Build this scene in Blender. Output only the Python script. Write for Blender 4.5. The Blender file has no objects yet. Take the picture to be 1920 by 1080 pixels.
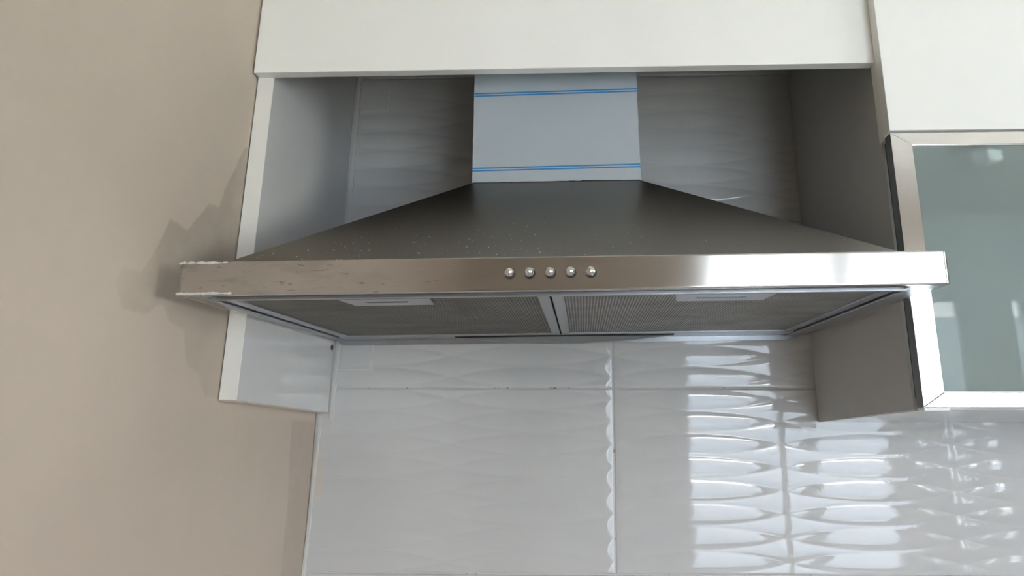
import bpy, bmesh, math, random
import numpy as np
from mathutils import Vector, Matrix
random.seed(7)
rng = np.random.default_rng(7)
scene = bpy.context.scene
COL = scene.collection
Z0 = 1.60                      # height of the hood's lower edge above the floor

# ------------------------------------------------------------------ camera
yaw, pitch, roll = 0.02402, 0.23883, 0.00162
r0 = Vector((math.cos(yaw), math.sin(yaw), 0)); f0 = Vector((-math.sin(yaw), math.cos(yaw), 0)); u0 = Vector((0, 0, 1))
F = f0 * math.cos(pitch) + u0 * math.sin(pitch)
U = u0 * math.cos(pitch) - f0 * math.sin(pitch)
R = r0 * math.cos(roll) + U * math.sin(roll)
U = U * math.cos(roll) - r0 * math.sin(roll)
cam = bpy.data.cameras.new('camera')
cam.sensor_fit = 'HORIZONTAL'; cam.sensor_width = 36
cam.lens = 1239.21 / 1920 * 36
cam.shift_x = -103.99 / 1920; cam.shift_y = -66.71 / 1920
cam.clip_start = 0.02; cam.clip_end = 200
camo = bpy.data.objects.new('camera', cam); COL.objects.link(camo)
M = Matrix((R, U, -F)).transposed().to_4x4()
M.translation = Vector((0.02743, -1.26624, Z0 - 0.13892))
camo.matrix_world = M
scene.camera = camo

# ------------------------------------------------------------------ world, light, exposure
scene.view_settings.view_transform = 'Standard'
scene.view_settings.look = 'None'
scene.view_settings.exposure = 1.17
scene.view_settings.gamma = 1.0
scene.view_settings.use_curve_mapping = False
SKY = 9.0
world = bpy.data.worlds.new('daylight_sky'); scene.world = world; world.use_nodes = True
nt = world.node_tree; nt.nodes.clear()
def wn(t, **k):
    n = nt.nodes.new(t)
    for a, b in k.items(): setattr(n, a, b)
    return n
tc = wn('ShaderNodeTexCoord'); sx = wn('ShaderNodeSeparateXYZ'); cr = wn('ShaderNodeValToRGB')
nz = wn('ShaderNodeTexNoise'); nz.inputs['Scale'].default_value = 3.0; nz.inputs['Detail'].default_value = 5
ad = wn('ShaderNodeMath', operation='MULTIPLY_ADD'); ad.inputs[1].default_value = 0.12
bg = wn('ShaderNodeBackground'); bg.inputs['Strength'].default_value = SKY
out = wn('ShaderNodeOutputWorld')
L = nt.links.new
L(tc.outputs['Generated'], sx.inputs[0]); L(tc.outputs['Generated'], nz.inputs['Vector'])
L(nz.outputs['Fac'], ad.inputs[0]); L(sx.outputs['Z'], ad.inputs[2]); L(ad.outputs[0], cr.inputs[0])
e = cr.color_ramp.elements
e[0].position = 0.0; e[0].color = (1.0, 0.97, 0.925, 1)
e[1].position = 0.75; e[1].color = (0.48, 0.66, 1.0, 1)
k = e.new(0.28); k.color = (0.94, 0.955, 0.985, 1)
L(cr.outputs[0], bg.inputs[0]); L(bg.outputs[0], out.inputs[0])

ROOM_L0, ROOM_LS = -0.4745, 0.0222       # left wall: x = ROOM_L0 + ROOM_LS * y
ROOM_R, ROOM_B, CEIL = 3.2, -3.0, 1.0    # right wall x, rear wall y, ceiling (above the hood edge)
WINR = (-2.60, -1.50, -.70, .52)         # y0, y1, z0, z1 of an unseen right-wall window, added for more light
WIN = [(0.64, 2.06, -1.50, 0.52), (2.20, 2.64, -0.70, 0.52)]   # x0, x1, z0, z1 of the openings behind the viewer
for i, (a, b, c, d) in enumerate(WIN):
    li = bpy.data.lights.new('window_daylight', 'AREA'); li.shape = 'RECTANGLE'
    li.size = b - a; li.size_y = d - c; li.cycles.is_portal = True
    lo = bpy.data.objects.new('window_daylight', li); COL.objects.link(lo)
    lo.location = ((a + b) / 2, ROOM_B - 0.24, Z0 + (c + d) / 2)
    lo.rotation_euler = Vector((0, 1, 0)).to_track_quat('-Z', 'Y').to_euler()
li = bpy.data.lights.new('window_daylight', 'AREA'); li.shape = 'RECTANGLE'  # portal of the window added in the right wall
li.size = WINR[1] - WINR[0]; li.size_y = WINR[3] - WINR[2]; li.cycles.is_portal = True
lo = bpy.data.objects.new('window_daylight', li); COL.objects.link(lo)
lo.location = (ROOM_R + .115, (WINR[0] + WINR[1]) / 2, Z0 + (WINR[2] + WINR[3]) / 2)
lo.rotation_euler = Vector((-1, 0, 0)).to_track_quat('-Z', 'Y').to_euler()
sl = bpy.data.lights.new('sun', 'SUN'); sl.energy = 40; sl.color = (1.0, .96, .90); sl.angle = .0093
so = bpy.data.objects.new('sun', sl); COL.objects.link(so); so.location = (4, -8, 9)
so.rotation_euler = Vector((-.22, .72, -1.05)).to_track_quat('-Z', 'Y').to_euler()
scene.cycles.max_bounces = 12
scene.cycles.diffuse_bounces = 8
scene.cycles.sample_clamp_indirect = 8.0

# ------------------------------------------------------------------ materials
class Mat:
    def __init__(s, name):
        s.m = bpy.data.materials.new(name); s.m.use_nodes = True
        s.t = s.m.node_tree; s.b = s.t.nodes['Principled BSDF']
    def n(s, t, **k):
        n = s.t.nodes.new(t)
        for a, b in k.items(): setattr(n, a, b)
        return n
    def l(s, a, b): s.t.links.new(a, b)
    def set(s, **k):
        for a, b in k.items():
            i = s.b.inputs[a.replace('_', ' ')]
            i.default_value = b + (1,) if isinstance(b, tuple) and len(b) == 3 else b
        return s
    def coord(s, scale=(1, 1, 1), kind='Object'):
        tc = s.n('ShaderNodeTexCoord'); mp = s.n('ShaderNodeMapping'); mp.inputs['Scale'].default_value = scale
        s.l(tc.outputs[kind], mp.inputs['Vector']); return mp.outputs[0]
    def noise(s, vec, scale, detail=4, rough=.55):
        n = s.n('ShaderNodeTexNoise'); n.inputs['Scale'].default_value = scale; n.inputs['Detail'].default_value = detail
        n.inputs['Roughness'].default_value = rough; s.l(vec, n.inputs['Vector']); return n.outputs['Fac']
    def ramp(s, fac, stops):
        r = s.n('ShaderNodeValToRGB'); s.l(fac, r.inputs[0]); e = r.color_ramp.elements
        e[0].position, e[0].color = stops[0][0], stops[0][1] + (1,)
        e[1].position, e[1].color = stops[-1][0], stops[-1][1] + (1,)
        for p, c in stops[1:-1]:
            q = e.new(p); q.color = c + (1,)
        return r.outputs[0]
    def rng(s, fac, a, b, c, d):
        r = s.n('ShaderNodeMapRange'); s.l(fac, r.inputs[0])
        for i, v in enumerate((a, b, c, d)): r.inputs[i + 1].default_value = v
        return r.outputs[0]
    def mix(s, fac, a, b):
        m = s.n('ShaderNodeMix', data_type='RGBA')
        for sock, v in ((m.inputs[0], fac), (m.inputs[6], a), (m.inputs[7], b)):
            if isinstance(v, tuple): sock.default_value = v + (1,)
            elif isinstance(v, (int, float)): sock.default_value = v
            else: s.l(v, sock)
        return m.outputs[2]
    def math(s, op, a, b=0.0, c=0.0):
        m = s.n('ShaderNodeMath', operation=op)
        for i, v in enumerate((a, b, c)):
            if isinstance(v, (int, float)): m.inputs[i].default_value = v
            else: s.l(v, m.inputs[i])
        return m.outputs[0]
    def bump(s, h, strength, dist):
        b = s.n('ShaderNodeBump'); b.inputs['Strength'].default_value = strength; b.inputs['Distance'].default_value = dist
        s.l(h, b.inputs['Height']); s.l(b.outputs[0], s.b.inputs['Normal'])
    def color(s, sock): s.l(sock, s.b.inputs['Base Color']); return s

def plain(name, col, rough, **k):
    return Mat(name).set(Base_Color=col, Roughness=rough, **k)

def laminate(name, col, rough):
    m = plain(name, col, rough)
    v = m.coord()
    f = m.noise(v, 9, 5)
    m.color(m.mix(m.rng(f, .3, .7, 0, 1), col, tuple(c * .965 for c in col)))
    m.bump(m.noise(v, 900, 2), .04, .0004)
    return m.m

white_door = laminate('white_melamine', (.82, .815, .785), .38)
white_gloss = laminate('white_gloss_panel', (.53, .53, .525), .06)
white_edge = laminate('white_edge_band', (.78, .765, .72), .40)
grey_panel = laminate('grey_melamine', (.46, .46, .455), .42)
cab_inside = laminate('cabinet_interior', (.34, .37, .36), .5)

def steel(name, col, rough, aniso, axis='Z', dust=False, streak=True, smudge=False):
    m = Mat(name).set(Base_Color=col, Metallic=1.0, Roughness=rough, Anisotropic=aniso)
    tg = m.n('ShaderNodeTangent', direction_type='RADIAL', axis=axis)
    m.l(tg.outputs[0], m.b.inputs['Tangent']); m.set(Anisotropic_Rotation=.25)
    if streak:
        v = m.coord((1.5, 160, 160))
        f = m.noise(v, 6, 4, .6)
        m.l(m.rng(f, .25, .75, rough - .02, rough + .03), m.b.inputs['Roughness'])
        c = m.mix(m.rng(f, .3, .7, 0, 1), col, tuple(x * .96 for x in col))
        if smudge:
            d = m.coord((1, 1, 3.2))
            sx_ = m.n('ShaderNodeSeparateXYZ'); m.l(d, sx_.inputs[0])
            zone = m.rng(sx_.outputs[0], -.22, -.08, 1, 0)
            sm1 = m.math('MULTIPLY', m.rng(m.noise(d, 16, 5, .6), .50, .66, 0, .55), m.rng(sx_.outputs[0], -.45, -.25, 1, .35))
            sm2 = m.rng(m.noise(m.coord((34, 1, 190)), 1.6, 3, .5), .66, .70, 0, .8)
            k_ = m.math('MULTIPLY', zone, m.math('MAXIMUM', sm1, sm2))
            c = m.mix(k_, c, (.26, .235, .21))
        if dust:
            d = m.coord()
            sep = m.n('ShaderNodeSeparateXYZ'); m.l(d, sep.inputs[0])
            cb = m.n('ShaderNodeCombineXYZ'); m.l(sep.outputs[0], cb.inputs[0]); m.l(m.math('MULTIPLY', sep.outputs[2], 1.3), cb.inputs[1])
            vo = m.n('ShaderNodeTexVoronoi', voronoi_dimensions='2D'); vo.inputs['Scale'].default_value = 95; m.l(cb.outputs[0], vo.inputs['Vector'])
            wn_ = m.n('ShaderNodeTexWhiteNoise', noise_dimensions='2D'); m.l(vo.outputs['Position'], wn_.inputs['Vector'])
            zone = m.math('MULTIPLY', m.rng(sep.outputs[0], -.05, .12, 1, .12), m.rng(sep.outputs[2], .045, .125, 1, .0))
            size = m.math('MULTIPLY', m.math('LESS_THAN', wn_.outputs['Value'], m.math('MULTIPLY', zone, .42)), .11)
            spot = m.math('LESS_THAN', vo.outputs['Distance'], m.math('MULTIPLY', size, m.math('ADD', wn_.outputs['Value'], .45)))
            c = m.mix(spot, c, (.8, .79, .76))
            m.l(m.math('SUBTRACT', 1.0, spot), m.b.inputs['Metallic'])
        m.color(c)
    return m.m
steel_lip = steel('brushed_steel_front', (.52, .497, .478), .18, .9, smudge=True)
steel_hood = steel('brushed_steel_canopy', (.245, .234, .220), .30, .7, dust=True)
steel_under = steel('brushed_steel_underside', (.42, .435, .455), .36, .3)
alu = steel('brushed_aluminium', (.73, .72, .72), .15, .3, axis='X')
alu_side = plain('dark_anodised_edge', (.22, .23, .24), .45, Metallic=.6).m
chrome = plain('polished_chrome', (.62, .61, .60), .05, Metallic=1.0).m
black = plain('black_gap', (.012, .012, .013), .6).m
plaster = plain('white_plaster_smear', (.55, .53, .50), .9).m
zinc = plain('galvanised_sheet', (.42, .43, .45), .35, Metallic=1.0).m
lampglass = plain('smoked_lamp_cover', (.19, .195, .20), .30).m
caulk = plain('white_caulk', (.55, .54, .51), .7)
caulk.bump(caulk.noise(caulk.coord(), 120, 4), .5, .002); caulk = caulk.m
beige_raw = plain('raw_board_edge', (.56, .50, .43), .7).m

# protective film on the chimney cover, printed with two pairs of blue lines
m = Mat('protective_film').set(Roughness=.30)
v = m.coord(); sp = m.n('ShaderNodeSeparateXYZ'); m.l(v, sp.inputs[0])
X, Zc = sp.outputs[0], sp.outputs[2]
acc = None
for zc, sl in ((.3601, .0128), (.2325, .0089)):
    d = m.math('SUBTRACT', Zc, m.math('MULTIPLY_ADD', X, sl, zc))
    a = m.math('ABSOLUTE', m.math('SUBTRACT', m.math('ABSOLUTE', d), .00205))
    s_ = m.math('LESS_THAN', a, .00120)
    acc = s_ if acc is None else m.math('MAXIMUM', acc, s_)
wear = m.rng(m.noise(v, 420, 3), .60, .68, 0, 1)
edge = m.math('MULTIPLY', m.rng(X, .07, .119, 0, 1), m.rng(Zc, .26, .215, 0, 1))
acc = m.math('SUBTRACT', acc, m.math('MULTIPLY', acc, m.math('MULTIPLY', wear, m.math('ADD', edge, .12))))
smud = m.math('MULTIPLY', m.rng(m.noise(v, 90, 5), .52, .72, 0, .55), edge)
base = m.mix(smud, m.mix(m.rng(m.noise(v, 14, 4), .3, .7, 0, 1), (.35, .395, .43), (.335, .38, .415)), (.30, .32, .33))
m.color(m.mix(acc, base, (.02, .18, .42)))
film = m.m

# expanded mesh of the filters, one greasier than the other
def filter_mat(name, ca, cb_):
    m = Mat(name).set(Metallic=.7, Roughness=.5)
    v = m.coord()
    wv = []
    for ax in ('X', 'Y'):
        w = m.n('ShaderNodeTexWave', bands_direction=ax, wave_profile='SIN'); w.inputs['Scale'].default_value = 78 if ax == 'X' else 95
        w.inputs['Distortion'].default_value = 0
        m.l(v, w.inputs['Vector']); wv.append(w.outputs['Fac'])
    g = m.math('MAXIMUM', wv[0], wv[1])
    dirt = m.noise(m.coord((1, 2.2, 1)), 9, 4)
    grease = m.mix(m.rng(dirt, .35, .7, 0, 1), ca, cb_)
    m.color(m.mix(m.rng(g, .45, .9, 0, 1), (.05, .048, .042), grease))
    m.bump(g, .8, .0015)
    return m.m
filt_greasy = filter_mat('greasy_filter_mesh', (.22, .21, .185), (.13, .12, .10))
filt_clean = filter_mat('clean_filter_mesh', (.40, .395, .385), (.25, .24, .225))

# frosted glass: satin body with a smooth front face
m = Mat('frosted_glass').set(Base_Color=(.50, .57, .56), Roughness=.5, IOR=1.45)
m.set(Coat_Weight=1.0, Coat_Roughness=.01, Coat_IOR=1.52, Specular_IOR_Level=.2)
trn = m.n('ShaderNodeBsdfTransparent'); trn.inputs[0].default_value = (.84, .92, .91, 1)
rfr = m.n('ShaderNodeBsdfTranslucent'); rfr.inputs[0].default_value = (.62, .72, .71, 1)
mx1 = m.n('ShaderNodeMixShader'); mx1.inputs[0].default_value = .2
mx2 = m.n('ShaderNodeMixShader'); mx2.inputs[0].default_value = .70
m.l(trn.outputs[0], mx1.inputs[1]); m.l(rfr.outputs[0], mx1.inputs[2])
m.l(m.b.outputs[0], mx2.inputs[1]); m.l(mx1.outputs[0], mx2.inputs[2])
m.l(mx2.outputs[0], m.t.nodes['Material Output'].inputs['Surface'])
glass = m.m
m = Mat('clear_glass').set(Base_Color=(1, 1, 1), Roughness=0.0, IOR=1.45, Transmission_Weight=1.0)
clear = m.m

# glazed relief tile and its grout
m = Mat('glazed_white_tile').set(Roughness=.035, IOR=1.52)
at = m.n('ShaderNodeAttribute', attribute_name='stain')
v = m.coord()
fz = m.noise(v, 160, 4)
m.color(m.mix(m.math('MULTIPLY', at.outputs['Fac'], .8), m.mix(m.rng(m.noise(v, 5, 3), .3, .7, 0, 1), (.53, .53, .525), (.50, .50, .49)), (.60, .50, .39)))
m.bump(m.noise(v, 75, 3), .10, .0006)
tile = m.m
m = Mat('tile_grout').set(Roughness=.8)
v = m.coord()
m.color(m.mix(m.rng(m.noise(v, 60, 5), .62, .72, 0, 1), (.52, .51, .48), (.16, .14, .13)))
grout = m.m

# painted plaster wall with touched-up patches
m = Mat('beige_wall_paint').set(Roughness=.75)
v = m.coord()
at = m.n('ShaderNodeAttribute', attribute_name='stain')
low = m.rng(m.noise(v, 3.0, 6, .6), .35, .68, 0, 1)
c0 = m.mix(low, (.445, .383, .318), (.49, .422, .350))
c1 = m.mix(at.outputs['Fac'], c0, m.mix(m.rng(m.noise(v, 22, 5), .4, .65, 0, 1), (.345, .295, .243), (.385, .332, .278)))
wf = m.rng(m.noise(v, 38, 6, .7), .63, .70, 0, .25)
m.color(m.mix(m.math('MULTIPLY', wf, m.rng(at.outputs['Fac'], 0, 1, .15, 1)), c1, (.56, .51, .45)))
m.bump(m.noise(v, 45, 5), .12, .004)
wallpaint = m.m
m = Mat('room_wall_paint').set(Roughness=.8); v = m.coord()
m.color(m.mix(m.noise(v, 2, 4), (.50, .44, .38), (.55, .485, .42))); roompaint = m.m
m = Mat('ceiling_paint').set(Roughness=.85); v = m.coord()
m.color(m.mix(m.noise(v, 2, 4), (.74, .73, .70), (.78, .77, .74))); ceilpaint = m.m
m = Mat('floor_tiles').set(Roughness=.35); v = m.coord()
br = m.n('ShaderNodeTexBrick'); br.inputs['Scale'].default_value = 1.0; br.offset = 0
for kk, vv in (('Brick Width', .45), ('Row Height', .45), ('Mortar Size', .006)): br.inputs[kk].default_value = vv
br.inputs['Color1'].default_value = (.40, .36, .32, 1); br.inputs['Color2'].default_value = (.43, .39, .34, 1); br.inputs['Mortar'].default_value = (.25, .23, .21, 1)
m.l(v, br.inputs['Vector']); m.color(br.outputs[0]); floormat = m.m
jambpaint = laminate('window_reveal_paint', (.66, .58, .55), .7)
white_frame = laminate('white_window_frame', (.80, .80, .79), .4)
m = Mat('render_facade').set(Roughness=.9); v = m.coord()
m.color(m.mix(m.noise(v, .6, 5), (.40, .44, .47), (.50, .53, .55))); facade = m.m
m = Mat('outdoor_ground').set(Roughness=.9); v = m.coord()
m.color(m.mix(m.noise(v, .8, 6), (.30, .32, .24), (.50, .47, .42))); groundmat = m.m

# ------------------------------------------------------------------ mesh helpers
def bm_box(bm, x0, x1, y0, y1, z0, z1, bev=0.0, mat=0):
    vs = [bm.verts.new((x, y, z)) for x in (x0, x1) for y in (y0, y1) for z in (z0, z1)]
    f = [(0, 1, 3, 2), (4, 6, 7, 5), (0, 4, 5, 1), (2, 3, 7, 6), (0, 2, 6, 4), (1, 5, 7, 3)]
    fs = [bm.faces.new([vs[i] for i in q]) for q in f]
    for q in fs: q.material_index = mat
    if bev: bmesh.ops.bevel(bm, geom=list({e for q in fs for e in q.edges}), offset=bev, segments=2, affect='EDGES', profile=.5)
    return bm
def bm_hull(bm, lo, hi, bev=0.0, mat=0):
    """solid between two matching closed loops"""
    a = [bm.verts.new(p) for p in lo]; b = [bm.verts.new(p) for p in hi]; n = len(a)
    fs = [bm.faces.new(a[::-1]), bm.faces.new(b)]
    for i in range(n): fs.append(bm.faces.new((a[i], a[(i + 1) % n], b[(i + 1) % n], b[i])))
    for q in fs: q.material_index = mat
    if bev: bmesh.ops.bevel(bm, geom=list({e for q in fs for e in q.edges}), offset=bev, segments=2, affect='EDGES', profile=.5)
    return bm
def bm_prism_z(bm, pts, z0, z1, bev=0.0, mat=0):
    return bm_hull(bm, [(x, y, z0) for x, y in pts], [(x, y, z1) for x, y in pts], bev, mat)
def bm_prism_y(bm, pts, y0, y1, bev=0.0, mat=0):
    return bm_hull(bm, [(x, y1, z) for x, z in pts], [(x, y0, z) for x, z in pts], bev, mat)
NB = lambda: bmesh.new()
def box(*a, **k): return bm_box(NB(), *a, **k)

class Thing:
    """an Empty at the thing's base; its parts are meshes given in the frame `mw`"""
    def __init__(s, name, base, mw, label, cat, group=None):
        s.base = Vector(base); s.e = bpy.data.objects.new(name, None); COL.objects.link(s.e)
        s.e.matrix_world = mw @ Matrix.Translation(s.base); s.e.empty_display_size = .05
        s.e['label'] = label; s.e['category'] = cat
        if group: s.e['group'] = group
    def part(s, name, bm, mats, parent=None, label=None, smooth=False):
        bmesh.ops.recalc_face_normals(bm, faces=bm.faces)
        bmesh.ops.translate(bm, vec=-s.base, verts=bm.verts)
        o = mesh_obj(name, bm, mats, smooth)
        o.parent = parent or s.e
        if label: o['label'] = label
        return o
def mesh_obj(name, bm, mats, smooth=False):
    me = bpy.data.meshes.new(name); bm.to_mesh(me); bm.free()
    for mt in (mats if isinstance(mats, (list, tuple)) else [mats]): me.materials.append(mt)
    o = bpy.data.objects.new(name, me); COL.objects.link(o)
    if smooth:
        for p in me.polygons: p.use_smooth = True
        try: me.set_sharp_from_angle(angle=math.radians(35))
        except Exception: pass
        wm = o.modifiers.new('even_normals', 'WEIGHTED_NORMAL'); wm.weight = 90; wm.keep_sharp = True
    return o
def struct(name, bm, mats, smooth=False, loc=(0, 0, Z0), label=None):
    bmesh.ops.recalc_face_normals(bm, faces=bm.faces)
    o = mesh_obj(name, bm, mats, smooth); o.location = loc; o['kind'] = 'structure'
    if label: o['label'] = label
    return o
def in_poly(px, py, poly):
    inside = np.zeros(px.shape, bool); n = len(poly); j = n - 1
    for i in range(n):
        xi, yi = poly[i]; xj, yj = poly[j]
        c = ((yi > py) != (yj > py)) & (px < (xj - xi) * (py - yi) / (yj - yi + 1e-12) + xi)
        inside ^= c; j = i
    return inside
def wob(a, b, s):
    r = 0
    for f, ph, am in ((60, .3, 1), (131, 1.7, .6), (290, 4.1, .4), (523, 2.2, .25)):
        r = r + am * np.sin(f * a + ph + 2.1 * np.sin(f * .37 * b)) * np.cos(f * .8 * b + ph * 2)
    return s * r
def grid_obj(name, P, mats, stain=None, matidx=None, smooth=True):
    """P: (n, m, 3) grid of points"""
    n, m_ = P.shape[:2]
    me = bpy.data.meshes.new(name)
    idx = np.arange(n * m_).reshape(n, m_)
    q = np.stack([idx[:-1, :-1], idx[1:, :-1], idx[1:, 1:], idx[:-1, 1:]], -1).reshape(-1, 4)
    me.vertices.add(n * m_); me.vertices.foreach_set('co', P.reshape(-1).astype(np.float32))
    me.loops.add(q.size); me.loops.foreach_set('vertex_index', q.reshape(-1).astype(np.int32))
    me.polygons.add(len(q)); me.polygons.foreach_set('loop_start', (np.arange(len(q)) * 4).astype(np.int32))
    try: me.polygons.foreach_set('loop_total', np.full(len(q), 4, np.int32))
    except Exception: pass
    if matidx is not None: me.polygons.foreach_set('material_index', matidx.reshape(-1).astype(np.int32))
    me.polygons.foreach_set('use_smooth', np.full(len(q), smooth))
    me.update(calc_edges=True); me.validate()
    for mt in mats: me.materials.append(mt)
    if stain is not None:
        at = me.attributes.new('stain', 'FLOAT', 'POINT'); at.data.foreach_set('value', stain.reshape(-1).astype(np.float32))
    o = bpy.data.objects.new(name, me); COL.objects.link(o)
    return o

# ------------------------------------------------------------------ room shell
def lw(y): return ROOM_L0 + ROOM_LS * y
# left wall: fine near the hood (touched-up paint), plain elsewhere
PA = [(-0.366,0.207),(-0.384,0.17),(-0.39,0.142),(-0.414,0.14),(-0.454,0.09),(-0.49,0.095),(-0.504,0.056),(-0.527,0.019),(-0.556,0.02),(-0.565,-0.001),(-0.547,-0.026),(-0.508,-0.027),(-0.48,-0.011),(-0.461,-0.029),(-0.433,-0.036),(-0.415,-0.079),(-0.389,-0.087),(-0.367,-0.118),(-0.30,-0.119),(-0.30,0.278),(-0.345,0.25)]
PB = [(-0.097,-0.153),(-0.094,-0.215),(-0.084,-0.277),(-0.084,-0.336),(-0.085,-0.402),(-0.055,-0.585),(0.13,-0.653),(0.02,-0.154)]
ys = np.concatenate([[-3.25, -2.6, -2.0, -1.4, -1.0], np.linspace(-.95, 0.0, 420)])
zs = np.concatenate([[-1.6, -1.2, -.8], np.linspace(-.7, .55, 480), [.7, 1.0]])
YY, ZZ = np.meshgrid(ys, zs, indexing='ij')
st = np.zeros_like(YY)
fade = np.clip((YY + .555) / .06, 0, 1) * .62 + .30
fade = np.where(ZZ < -.005, np.minimum(fade, .42 + .2 * np.clip((ZZ + .07) / .05, 0, 1)), fade)
for dx, dz in ((0, 0), (.0015, 0), (0, .0015), (-.0015, -.0015)):
    a = YY + dx + wob(YY, ZZ, .0009); b = ZZ + dz + wob(ZZ, YY, .0009)
    st += .25 * fade * in_poly(a, b, PA) + .13 * in_poly(a, b, PB)
wl = grid_obj('wall_left', np.stack([lw(YY), YY, ZZ], -1), [wallpaint], stain=st)
wl.location = (0, 0, Z0); wl['kind'] = 'structure'
sol = wl.modifiers.new('thick', 'SOLIDIFY'); sol.thickness = .12; sol.offset = 1
# which way is outward is fixed below by comparing normals
if wl.data.polygons[0].normal.x < 0: wl.data.flip_normals()
sol.offset = -1

# back wall: relief tiles, one mesh
TX0, TP, ROWZ, ROWH, GR = .0835, .305, -.0927, .3223, .0014
TW = TP * 3
xs = np.linspace(-.474, 1.60, 540)
zs = np.linspace(-.62, .60, 760)
gx = [TX0 + k * TW for k in (-1, 0, 1, 2)]
xs = np.unique(np.round(np.concatenate([xs] + [np.array([-.0250,-.0232,-.0214,-.0198,-.0182,-.0166,-.0150,-.0134,-.0118,-.0102,-.0086,.0086,.0102,.0118,.0134,.0150,.0166,.0182,.0198,.0214,.0232,.0250,-.0070,-.0052,-.0036,-.0022, -GR, -GR * .8, 0, GR * .8, GR,.0022,.0036,.0052,.0070]) + g for g in gx]), 5)); xs = xs[(xs >= -.474) & (xs <= 1.60)]
gz = [ROWZ + k * ROWH for k in (-1, 0, 1, 2)]
zs = np.unique(np.round(np.concatenate([zs] + [np.array([-.0032, -.0022, -GR, -GR * .8, 0, GR * .8, GR, .0022, .0032]) + g for g in gz]), 5)); zs = zs[(zs >= -.62) & (zs <= .60)]
XX, ZZ = np.meshgrid(xs, zs, indexing='ij')
u = ((XX - TX0) / TP) % 1.0 - .5                     # -.5 .. .5 along one leaf
vv = ((ZZ - ROWZ) / (ROWH / 8)) % 1.0 - .5
s2 = np.clip(1 - (u / .475) ** 2, 0, 1)
w = .5 * .93 * s2 ** .85
s_ = np.abs(vv)
A_ = .0016
lens = A_ * (w / .465) ** .8 * (1 - np.clip(s_ / np.maximum(w, 1e-4), 0, 1) ** 2)
t = np.clip((s_ - w) / np.maximum(.5 - w, 1e-4), 0, 1)
outr = A_ * .85 * (1 - w / .5) * (1 - (1 - t) ** 2)
h = np.where(s_ < w, lens, outr)
dxg = np.min([np.abs(XX - g) for g in gx], 0); dzg = np.min([np.abs(ZZ - g) for g in gz], 0)
sm = lambda a: a * a * (3 - 2 * a)
we = .005 + .014 * (.5 - .5 * np.cos(2 * np.pi * vv))
hc = .0009 * (we / .017 * sm(np.clip((dxg - GR) / we, 0, 1)) + (1 - we / .017) * sm(np.clip((dxg - GR - we) / .06, 0, 1)))
edge = sm(np.clip((dxg - GR) / .014, 0, 1))
edgz = sm(np.clip((dzg - GR) / .003, 0, 1)) ** .5
h = (hc + h * edge) * edgz + .0012 * np.clip((dxg - GR * .8) / .0006, 0, 1) * np.clip((dzg - GR * .8) / .0006, 0, 1)
Pt = np.stack([XX, .0036 - h, ZZ], -1)
cxm = (XX[:-1, :-1] + XX[1:, 1:]) / 2; czm = (ZZ[:-1, :-1] + ZZ[1:, 1:]) / 2
isg = (np.min([np.abs(cxm - g) for g in gx], 0) < GR * .9) | (np.min([np.abs(czm - g) for g in gz], 0) < GR * .9)
PC = [(-0.468,-0.193),(-0.452,-0.229),(-0.45,-0.268),(-0.454,-0.291),(-0.47,-0.291),(-.48,-.24)]
stt = in_poly(XX + wob(XX, ZZ, .002), ZZ + wob(ZZ, XX, .002), PC) * .55
tl = grid_obj('wall_back', Pt, [tile, grout], stain=stt, matidx=isg)
tl.location = (0, 0, Z0); tl['kind'] = 'structure'
if tl.data.polygons[0].normal.y > 0: tl.data.flip_normals()
# the rest of the back wall behind and around the relief area
struct('wall_back.001', bm_box(NB(), -.60, ROOM_R + .12, .012, .14, -1.6, CEIL), roompaint)
bm = NB()
bm_box(bm, ROOM_R, ROOM_R + .12, ROOM_B - .25, WINR[0], -1.6, CEIL); bm_box(bm, ROOM_R, ROOM_R + .12, WINR[1], .14, -1.6, CEIL)
bm_box(bm, ROOM_R, ROOM_R + .12, WINR[0], WINR[1], WINR[3], CEIL); bm_box(bm, ROOM_R, ROOM_R + .12, WINR[0], WINR[1], -1.6, WINR[2])
struct('wall_right', bm, roompaint)
struct('floor', box(-.75, ROOM_R + .12, ROOM_B - .25, .14, -1.72, -1.6), floormat)
struct('ceiling', box(-.75, ROOM_R + .12, ROOM_B - .25, .14, CEIL, CEIL + .12), ceilpaint)
# rear wall with its openings
bm = NB()
xe = -.70
for (a, b, c, d) in WIN:
    bm_box(bm, xe, a, ROOM_B - .25, ROOM_B, -1.6, CEIL)
    bm_box(bm, a, b, ROOM_B - .25, ROOM_B, d, CEIL)
    if c > -1.55: bm_box(bm, a, b, ROOM_B - .25, ROOM_B, -1.6, c)
    xe = b
bm_box(bm, xe, ROOM_R + .12, ROOM_B - .25, ROOM_B, -1.6, CEIL)
struct('wall_rear', bm, roompaint)
def window(name, a, b, c, d, mull):
    y0, y1 = ROOM_B - .20, ROOM_B - .14
    bm = NB(); fw = .06
    bm_box(bm, a + .001, a + fw, y0, y1, c + .001, d - .001, .004); bm_box(bm, b - fw, b - .001, y0, y1, c + .001, d - .001, .004)
    bm_box(bm, a + fw, b - fw, y0, y1, d - fw, d - .001, .004); bm_box(bm, a + fw, b - fw, y0, y1, c + .001, c + fw, .004)
    for mx, mw_ in mull: bm_box(bm, mx - mw_ / 2, mx + mw_ / 2, y0, y1, c + fw, d - fw, .004)
    o = struct(name, bm, white_frame)
    g = mesh_obj('glass_pane', box(a + fw * .8, b - fw * .8, (y0 + y1) / 2 - .003, (y0 + y1) / 2 + .003, c + fw * .8, d - fw * .8), clear_arch)
    g.parent = o
    return o
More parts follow.
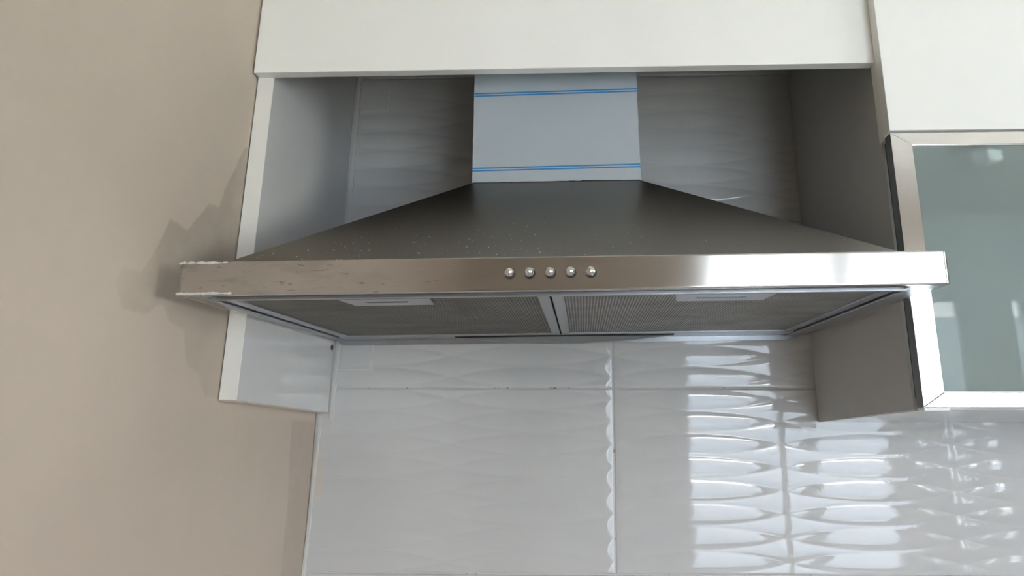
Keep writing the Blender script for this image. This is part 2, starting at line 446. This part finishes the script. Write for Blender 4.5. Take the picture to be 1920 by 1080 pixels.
# thin window glass: mostly clear, faint mirror
m = Mat('window_glass'); tr = m.n('ShaderNodeBsdfTransparent'); gl = m.n('ShaderNodeBsdfGlossy'); gl.inputs['Roughness'].default_value = 0
mx = m.n('ShaderNodeMixShader'); fr = m.n('ShaderNodeFresnel'); fr.inputs['IOR'].default_value = 1.3
m.l(fr.outputs[0], mx.inputs[0]); m.l(tr.outputs[0], mx.inputs[1]); m.l(gl.outputs[0], mx.inputs[2])
m.l(mx.outputs[0], m.t.nodes['Material Output'].inputs['Surface']); clear_arch = m.m
window('window_1', *WIN[0], [(1.35, .17)])
window('window_2', *WIN[1], [(2.42, .15)])
bm = NB(); a, b, c, d = WINR; x0, x1 = ROOM_R + .04, ROOM_R + .10
for q in ((a, a + .07, c, d), (b - .07, b, c, d), (a + .07, b - .07, d - .07, d), (a + .07, b - .07, c, c + .09), ((a + b) / 2 - .06, (a + b) / 2 + .06, c + .09, d - .07)):
    bm_box(bm, x0, x1, q[0] + .001, q[1] - .001, q[2], q[3] - .001, .004)
o = struct('window_added', bm, white_frame)  # unseen window, added to brighten the room from the right
g = mesh_obj('glass_pane', box(ROOM_R + .067, ROOM_R + .073, a + .06, b - .06, c + .08, d - .06), clear_arch); g.parent = o
struct('ground', box(-40, 60, -60, 40, -4.9, -4.6), groundmat)
# pale building across the street, seen only mirrored in the glass door and tiles
bt = Thing('building', (5.0, -17.0, -4.6), Matrix.Translation((0, 0, Z0)), 'pale grey rendered building standing across the street outside the window', 'building')
bt.part('facade', box(-14, 24, -22, -17, -4.6, 2.3), facade)
for wx in (-6.0, -1.0, 3.9, 6.9, 9.75, 12.6):
    bm = NB(); a, b, c, d = wx, wx + .55, .93, 1.75
    for q in ((a, a + .1, c, d), (b - .1, b, c, d), (a + .1, b - .1, c, c + .1), (a + .1, b - .1, d - .1, d), (a + .34, a + .40, c + .1, d - .1)):
        bm_box(bm, q[0], q[1], -17.02, -16.95, q[2], q[3], .005)
    wf_ = bt.part('window', bm, white_frame)
    bt.part('window_pane', box(a + .1, b - .1, -17.01, -16.985, c + .1, d - .1), zinc, wf_)

# ------------------------------------------------------------------ range hood
TH = -0.01192
HM = Matrix.Translation((0, 0, Z0)) @ Matrix.Rotation(TH, 4, 'Y')
D_, h_, H_, DC, CL, CR = .51223, .0402, .20962, .29974, -.14149, .11938
RY = -.006
CT_ = .90
hood = Thing('range_hood', (0, -.25, 0), HM, 'brushed stainless steel chimney range hood with five round push buttons', 'range hood')
# front rim: a folded band around front and sides with rounded outer corners
def band(off, z):
    r = .006
    pts = []
    x = .45 - off; y = -D_ + off; r = max(r - off, .0012)
    pts.append((-x, RY, z))
    for k in range(5):
        a = math.pi + k * math.pi / 8
        pts.append((-x + r + r * math.cos(a), y + r + r * math.sin(a), z))
    for k in range(5):
        a = 1.5 * math.pi + k * math.pi / 8
        pts.append((x - r + r * math.cos(a), y + r + r * math.sin(a), z))
    pts.append((x, RY, z))
    return [(px, py - .044 * pz * (py < -.2), pz) for px, py, pz in pts]
bm = NB()
loops = [[bm.verts.new(p) for p in band(o, z)] for o, z in ((.0030, h_ - .0002), (.0012, h_ - .0004), (.0003, h_ - .0012), (0, h_ - .0028), (0, .0028), (.0003, .0012), (.0012, .0003), (.0035, 0), (.0095, 0), (.0098, .0015), (.0098, h_ - .003), (.0030, h_ - .0030))]
for la, lb in zip(loops, loops[1:] + loops[:1]):
    for i in range(len(la) - 1): bm.faces.new((la[i], la[i + 1], lb[i + 1], lb[i]))
bm.faces.new([l[0] for l in loops]); bm.faces.new([l[-1] for l in loops][::-1])
rim = hood.part('front_rim', bm, steel_lip, smooth=True)
# canopy: flat ledge then the pyramid up to the chimney
a = .0244
bm = NB()
bm_hull(bm, [(-.45 + .003, -D_ + .003, h_ - .0015), (.45 - .003, -D_ + .003, h_ - .0015), (.45 - .003, RY, h_ - .0015), (-.45 + .003, RY, h_ - .0015)],
        [(-.45 + .003, -D_ + .003, h_), (.45 - .003, -D_ + .003, h_), (.45 - .003, RY, h_), (-.45 + .003, RY, h_)])
bm_hull(bm, [(-.45 + a, -D_ + a, h_ - .0005), (.45 - a, -D_ + a, h_ - .0005), (.45 - a, RY, h_ - .0005), (-.45 + a, RY, h_ - .0005)],
        [(CL, -DC, H_), (CR, -DC, H_), (CR, RY, H_), (CL, RY, H_)], .0012)
hood.part('canopy', bm, steel_hood)
# chimney cover with its protective film
ch = hood.part('chimney_cover', box(CL + .0012, CR - .0012, -DC + .0014, RY - .002, H_, CT_ - .03, .001), steel_hood)
nseg = 40
bm = NB()
zt = CT_ - .035
def film_loop(y):
    pts = [(CL, y, H_ + .0006)]
    for k in range(nseg + 1):
        tt = k / nseg
        z = H_ + .0008 + tt * .24
        pts.append((CR + (.0009 if k % 3 == 0 else 0) * (tt < .8) - (.0012 * random.random() if .25 < tt < .65 else 0), y, z))
    pts.append((CR, y, zt)); pts.append((CL, y, zt))
    return pts
random.seed(3); lo_ = film_loop(-DC + .0004); random.seed(3); hi_ = film_loop(-DC - .0002)
bm_hull(bm, lo_, hi_)
fo = hood.part('protective_film', bm, film, ch, label='pale blue protective film printed with pairs of blue lines')
# loose curl of film at the lower right corner
bm = NB()
rows = []
for k in range(9):
    z = H_ + .0008 + k * .0042
    c_ = (1 - k / 8) ** 1.3
    rows.append([bm.verts.new((CR + .0004 + c_ * q * .0042, -DC + .0002 + .003 * q * q * c_ + .0002, z)) for q in (0, .35, .7, 1)])
for ra, rb in zip(rows, rows[1:]):
    for i in range(3): bm.faces.new((ra[i], ra[i + 1], rb[i + 1], rb[i]))
r_ = bmesh.ops.solidify(bm, geom=bm.faces[:], thickness=.0003)
hood.part('film_flap', bm, film, ch)
# dark jagged glue line under the film
bm = NB()
random.seed(11)
x = CL + .001
while x < CR - .001:
    wd = .004 + random.random() * .012; x2 = min(x + wd, CR - .001); tx = x / (CR - CL)
    hh = .0006 + .0008 * random.random() * (1 + (abs(x - .03) < .03) * 1.2)
    bm_box(bm, x, x2, -DC - .0008, -DC + .0005, H_ - .0010, H_ - .0002 + hh * .6)
    x = x2
hood.part('seam_gap', bm, black, ch)
# underside sheet: a frame round the filter opening
FX0, FX1, FY0, FY1, SX = -.4165, .4045, -.4700, -.0640, -.0128
bm = NB()
zt = .0022
bm_box(bm, -.4404, FX0 - .004, -D_ + .010, RY, 0.0001, zt + .0012, .0001)
bm_box(bm, FX1 + .004, .4404, -D_ + .010, RY, 0.0001, zt + .0012, .0001)
bm_box(bm, FX0 - .004, FX1 + .004, FY1 + .002, RY, 0.0010, zt + .0012, .0004)
bm_box(bm, FX0 - .004, FX1 + .004, -D_ + .010, FY0 - .014, 0.0030, .0050, .0004)
# raised bead round the opening
for q in ((FX0 - .0105, FX0 - .004, FY0 - .014, FY1 + .004), (FX1 + .004, FX1 + .0105, FY0 - .014, FY1 + .004), (FX0 - .0105, FX1 + .0105, FY0 - .0165, FY0 - .0105)):
    bm_box(bm, q[0], q[1], q[2], q[3], -.0022, .0030, .0012)
under = hood.part('underside_plate', bm, steel_under)
# folded lip hanging from the rear edge
hood.part('rear_flange', bm_prism_y(NB(), [(-.4390, .0008), (.4390, .0008), (.4390, -.0012), (.4080, -.0088), (-.4280, -.0088), (-.4390, -.0050)], RY - .0022, RY - .0004, .0004), steel_under)
# dark recess over the filters
hood.part('filter_recess', box(FX0 - .0038, FX1 + .0038, FY0 - .0100, FY1 + .0018, .0135, .0150), black)
# two grease filters
def gfilter(x0, x1, hx0, hx1, filt, lab):
    bm = NB(); fw_ = .0150; z0, z1 = .0004, .0100
    y0, y1 = FY0 - .0085, FY1
    bm_box(bm, x0, x0 + fw_, y0, y1, z0, z1, .0014); bm_box(bm, x1 - fw_, x1, y0, y1, z0, z1, .0014)
    bm_box(bm, x0 + fw_ - .001, x1 - fw_ + .001, y0, y0 + .0105, z0 + .0002, z1, .0014)
    bm_box(bm, x0 + fw_ - .001, x1 - fw_ + .001, y1 - .006, y1, z0 + .0006, z1, .0010)
    g = hood.part('grease_filter', bm, zinc, label=lab)
    hood.part('filter_mesh', box(x0 + fw_ - .002, x1 - fw_ + .002, y0 + .009, y1 - .005, .0030, .0060), filt, g)
    # trapezoid handle plate with a finger slot
    bm = NB(); hy0, hy1 = y0 + .0015, FY0 + .0400
    sx0, sx1, sy0, sy1 = hx0 + .022, hx1 - .026, -.4585, -.4500
    out_ = [(hx0 - .004, hy0), (hx1 + .004, hy0), (hx1 - .001, hy1), (hx0 + .003, hy1)]
    inn_ = [(sx0, sy0), (sx1, sy0), (sx1 - .004, sy1), (sx0 + .004, sy1)]
    for i in range(4):
        j = (i + 1) % 4
        p = [out_[i], out_[j], inn_[j], inn_[i]]
        bm_hull(bm, [(x, y, -.0018) for x, y in p], [(x, y, .0006) for x, y in p])
    bmesh.ops.remove_doubles(bm, verts=bm.verts, dist=1e-5)
    hd = hood.part('handle', bm, zinc, g)
    hood.part('handle_slot', bm_prism_z(NB(), inn_, .0004, .0010), black, g)
    return g
# the left one is set a touch deeper, as fitted in the photo
gfilter(FX0, SX - .0012, -.2680, -.1630, filt_greasy, 'grease filter with brownish greasy mesh')
gfilter(SX + .0012, FX1, .1430, .2560, filt_clean, 'grease filter with cleaner grey mesh')
# lamp cover and its slot on the rear flange
bm = NB()
LX0, LX1, LY = -.205, .190, -.034
rows = []
for k in range(25):
    tt = k / 24; x = LX0 + (LX1 - LX0) * tt; sw = (1 - (2 * tt - 1) ** 2)
    ww = .003 + .021 * sw ** .8; dp = .0008 + .0125 * sw
    rows.append([bm.verts.new((x, LY + .008 + ww * c_, .0012 - dp * math.sqrt(max(0, 1 - c_ * c_)))) for c_ in (-1, -.8, -.45, 0, .45, .8, 1)])
for ra, rb in zip(rows, rows[1:]):
    for i in range(6): bm.faces.new((ra[i], ra[i + 1], rb[i + 1], rb[i]))
    bm.faces.new((ra[6], ra[0], rb[0], rb[6]))
bm.faces.new(rows[0]); bm.faces.new(rows[-1][::-1])
lamp = hood.part('lamp_cover', bm, lampglass, smooth=True, label='smoked grey curved lamp cover')
hood.part('lamp_slot', box(LX0 - .004, LX1 + .004, LY - .016, LY - .008, -.0012, .0012, .0004), black, lamp)
# five push buttons
for bx in (-.0583, -.0352, -.0110, .0126, .0363):
    bm = NB()
    prof = [(.0001, -.0075), (.0022, -.0072), (.0042, -.0060), (.0055, -.0041), (.0062, -.0016), (.0062, .0010)]
    n = 24; rr = []
    for r__, y in prof: rr.append([bm.verts.new((bx + r__ * math.cos(2 * math.pi * k / n), -D_ - .0009 + y, .0213 + r__ * math.sin(2 * math.pi * k / n))) for k in range(n)])
    for ra, rb in zip(rr, rr[1:]):
        for k in range(n): bm.faces.new((ra[k], ra[(k + 1) % n], rb[(k + 1) % n], rb[k]))
    bm.faces.new(rr[0]); bm.faces.new(rr[-1][::-1])
    b_ = hood.part('button', bm, chrome, smooth=True)
    bm = NB()
    ra = [bm.verts.new((bx + .0008 + .0068 * math.cos(2 * math.pi * k / n), -D_ - .0012, .0202 + .0068 * math.sin(2 * math.pi * k / n))) for k in range(n)]
    rb = [bm.verts.new((bx + .0008 + .0068 * math.cos(2 * math.pi * k / n), -D_ + .0012, .0202 + .0068 * math.sin(2 * math.pi * k / n))) for k in range(n)]
    for k in range(n): bm.faces.new((ra[k], ra[(k + 1) % n], rb[(k + 1) % n], rb[k]))
    bm.faces.new(ra); bm.faces.new(rb[::-1])
    hood.part('button_hole_shade', bm, black, b_)  # black disc, shifted low right to draw the button's dark shadow edge
# white plaster smeared along the left corner of the rim
random.seed(5)
for zz, n, x1 in ((h_ - .0014, 46, -.392), (.0012, 60, -.385)):
    bm = NB()
    for k in range(n):
        x = -.449 + (x1 + .449) * (k / n) + random.uniform(-.001, .001)
        s = random.uniform(.0008, .0030) * (.6 + .4 * math.sin(k * .9) ** 2) * (1 if k < n * .75 else .6)
        q = bmesh.ops.create_icosphere(bm, subdivisions=1, radius=1)
        for v_ in q['verts']: v_.co = Vector((v_.co.x * s * 1.6 + x, v_.co.y * s * .4 - D_ - .0004 - .044 * zz, v_.co.z * s * .8 + zz + random.uniform(-.0012, .0002) * (1 if zz > .01 else -1)))
    hood.part('plaster_smear', bm, plaster, rim, smooth=True)

# ------------------------------------------------------------------ cabinets (run turned a little from the wall)
KM = Matrix.Translation((0, 0, Z0)) @ Matrix.Rotation(-.01148, 4, 'Z')
CT = .90          # cabinet top
hc = Thing('hood_cabinet', (0, -.17, -.1219), KM, 'white wall cabinet above and around the range hood beside the beige wall', 'cabinet')
PL = .34177
bm = NB()
def panel(x0, x1, xr0, xr1, yf, yr, zbf, zbr, zt, bev=.0006, bm=None):
    bm = bm or NB()
    return bm_hull(bm, [(x0, yf, zbf), (x1, yf, zbf), (xr1, yr, zbr), (xr0, yr, zbr)], [(x0, yf, zt), (x1, yf, zt), (xr1, yr, zt), (xr0, yr, zt)], bev)
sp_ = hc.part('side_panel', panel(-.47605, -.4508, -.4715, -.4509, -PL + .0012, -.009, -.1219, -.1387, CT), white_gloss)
hc.part('edge_band', panel(-.4760, -.4510, -.4760, -.4510, -PL, -PL + .0012, -.1216, -.1217, CT, .0003), white_edge, sp_)
hc.part('board_edge', bm_hull(NB(), [(-.4757, -PL + .002, -.1231), (-.4512, -PL + .002, -.1231), (-.4511, -.012, -.1397), (-.4700, -.012, -.1397)], [(-.4757, -PL + .002, -.1222), (-.4512, -PL + .002, -.1222), (-.4511, -.012, -.1389), (-.4700, -.012, -.1389)]), beige_raw, sp_)
# screw hole near the rear of the side panel
bm = NB(); n = 20
c0_ = (-.4510, -.017, -.0178)
ra = [bm.verts.new((c0_[0] + .0008, c0_[1] + .0055 * math.cos(2 * math.pi * k / n), c0_[2] + .0055 * math.sin(2 * math.pi * k / n))) for k in range(n)]
rb = [bm.verts.new((v_.co.x - .002, v_.co.y, v_.co.z)) for v_ in ra]
for k in range(n): bm.faces.new((ra[k], ra[(k + 1) % n], rb[(k + 1) % n], rb[k]))
bm.faces.new(ra); bm.faces.new(rb[::-1])
hc.part('screw_hole', bm, black, sp_)
hc.part('door', box(-.47499, .4684, -PL - .01758, -PL - .0004, .37006, CT, .0011), white_door)
hc.part('top_panel', box(-.4495, .455, -PL + .002, -.009, CT - .018, CT), white_door)

wc = Thing('wall_cabinet', (.88, -.18, -.1307), KM, 'white wall cabinet with frosted glass door right of the range hood', 'cabinet')
XR = 1.32
PF = -.340
# side panel facing the hood, slightly out of square
wc.part('side_panel', panel(.4735, .4775, .4585, .4625, PF, .0015, -.1340, -.1539, CT, .0005), grey_panel)
wc.part('carcass_side', panel(.4800, .4955, .4665, .4820, PF + .012, .0015, -.1325, -.1519, CT, .0004), black)  # coloured black to put the gap's shade beside the door
wc.part('carcass_side', box(XR - .018, XR - .002, PF, .0015, -.132, CT), cab_inside)
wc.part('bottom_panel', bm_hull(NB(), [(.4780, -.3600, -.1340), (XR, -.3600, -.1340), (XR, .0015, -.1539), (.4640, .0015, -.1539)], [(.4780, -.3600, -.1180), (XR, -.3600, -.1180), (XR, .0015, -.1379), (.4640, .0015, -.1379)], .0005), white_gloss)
wc.part('shelf', box(.4970, XR - .02, PF + .01, -.004, .2400, .2560), cab_inside)
wc.part('back_panel', box(.4840, XR - .02, -.0035, .0010, -.117, CT - .02), cab_inside)
wc.part('top_panel', box(.4970, XR - .02, PF + .01, -.004, CT - .018, CT), cab_inside)
PG = .38055
GX0, GX1, GZ0, GZ1 = .4675, 1.31, -.13071, .24785
wc.part('upper_door', box(GX0 - .0003, GX1, -PG - .0005, -PG + .0190, .25156, CT, .0009), white_door)
wc.part('filler_strip', box(GX0 + .0006, GX0 + .016, -PG + .0195, PF - .004, .2455, CT, .0005), white_edge)
# aluminium framed glass door, mitred corners
bm = NB()
FWX, FWZ = .02884, .0187
o_ = [(GX0, GZ0), (GX1, GZ0), (GX1, GZ1), (GX0, GZ1)]
i_ = [(GX0 + FWX, GZ0 + FWZ), (GX1 - FWX, GZ0 + FWZ), (GX1 - FWX, GZ1 - FWZ), (GX0 + FWX, GZ1 - FWZ)]
gap = .0001
for i in range(4):
    j = (i + 1) % 4
    q = [Vector(p) for p in (o_[i], o_[j], i_[j], i_[i])]
    dr = (q[1] - q[0]).normalized() * gap
    q[0] += dr; q[3] += dr; q[1] -= dr; q[2] -= dr
    bm_prism_y(bm, [tuple(p) for p in q], -PG, -PG + .018, .0007)
for f_ in bm.faces:
    c_ = f_.calc_center_median()
    if c_.x < GX0 + .0012 and abs(f_.normal.x) > .7: f_.material_index = 1
gd = wc.part('glass_door', bm, [alu, alu_side], label='aluminium framed door with frosted glass')
bm = NB()
for q in ((GX0 + FWX - .0003, GX1 - FWX, GZ0 + FWZ - .0003, GZ0 + FWZ + .0012), (GX0 + FWX, GX1 - FWX, GZ1 - FWZ - .0012, GZ1 - FWZ + .0003)):
    bm_box(bm, q[0], q[1], -PG + .0006, -PG + .004, q[2], q[3])
wc.part('gasket', bm, alu, gd)
bm = box(GX0 + FWX - .008, GX1 - FWX + .008, -PG + .0035, -PG + .0075, GZ0 + FWZ - .008, GZ1 - FWZ + .008)
bmesh.ops.recalc_face_normals(bm, faces=bm.faces)
for f_ in bm.faces: f_.material_index = 0 if f_.normal.y < -.5 else 1
wc.part('glass_pane', bm, [glass, clear_arch], gd, label='pale green frosted glass pane')
bm = NB(); bm_box(bm, .6030, .6240, -.3728, -.352, .2080, .2250, .002); bm_box(bm, .6050, .6180, -.352, -.33, .2080, .2190, .002)
wc.part('hinge', bm, white_frame, label='pale lift hinge seen through the frosted glass')
bm = NB(); bm_box(bm, .5800, .6020, -.3700, -.350, .2040, .2270, .002); bm_box(bm, .5820, .5900, -.350, -.31, .2060, .2160, .001)
wc.part('hinge_bracket', bm, alu_side)
bm = NB(); bm_box(bm, GX0 + .0015, GX0 + .034, -PG + .0012, -.3605, GZ0 - .0042, GZ0 - .0006, .0006)
wc.part('end_cap', bm, white_frame)

# ------------------------------------------------------------------ trims: caulk lines and cut tile pieces
def strip(name, pts, wd, y0, th, seed):
    random.seed(seed); bm = NB(); prev = None
    for (x, z) in pts:
        a = wd * random.uniform(.75, 1.25); t_ = th * random.uniform(.7, 1.2)
        row = [bm.verts.new(p) for p in ((x - a / 2, y0, z), (x - a * .3, y0 - t_, z), (x + a * .3, y0 - t_, z), (x + a / 2, y0, z))]
        if prev:
            for i in range(4): bm.faces.new((prev[i], prev[(i + 1) % 4], row[(i + 1) % 4], row[i]))
        else: bm.faces.new(row)
        prev = row
    bm.faces.new(prev[::-1])
    return struct(name, bm, caulk, smooth=True)
strip('trim_1', [(-.4440 - .0015 * (z < -.05), z) for z in np.linspace(-.158, .56, 90)], .011, .003, .0042, 1)
strip('trim_2', [(-.4660 + .0245 * (z + .166), z) for z in np.linspace(-.60, -.145, 60)], .0075, .003, .0050, 2)
def patch(name, x0, x1, z0, z1):
    bm = NB(); bm_box(bm, x0, x1, -.0002, .003, z0, z1, .0012)
    o = struct(name, bm, tile)
    bm = NB(); g_ = .0055
    for q in ((x1, x1 + g_, z0 - g_, z1), (x0, x1, z0 - g_, z0)):
        bm_box(bm, q[0], q[1], .0002, .003, q[2], q[3], .0006)
    c = mesh_obj('grout_edge', bm, caulk); c.parent = o
patch('trim_3', -.4375, -.3800, -.0560, .012)
patch('trim_4', -.4375, -.3830, .4780, .5360)
bpy.context.view_layer.update()
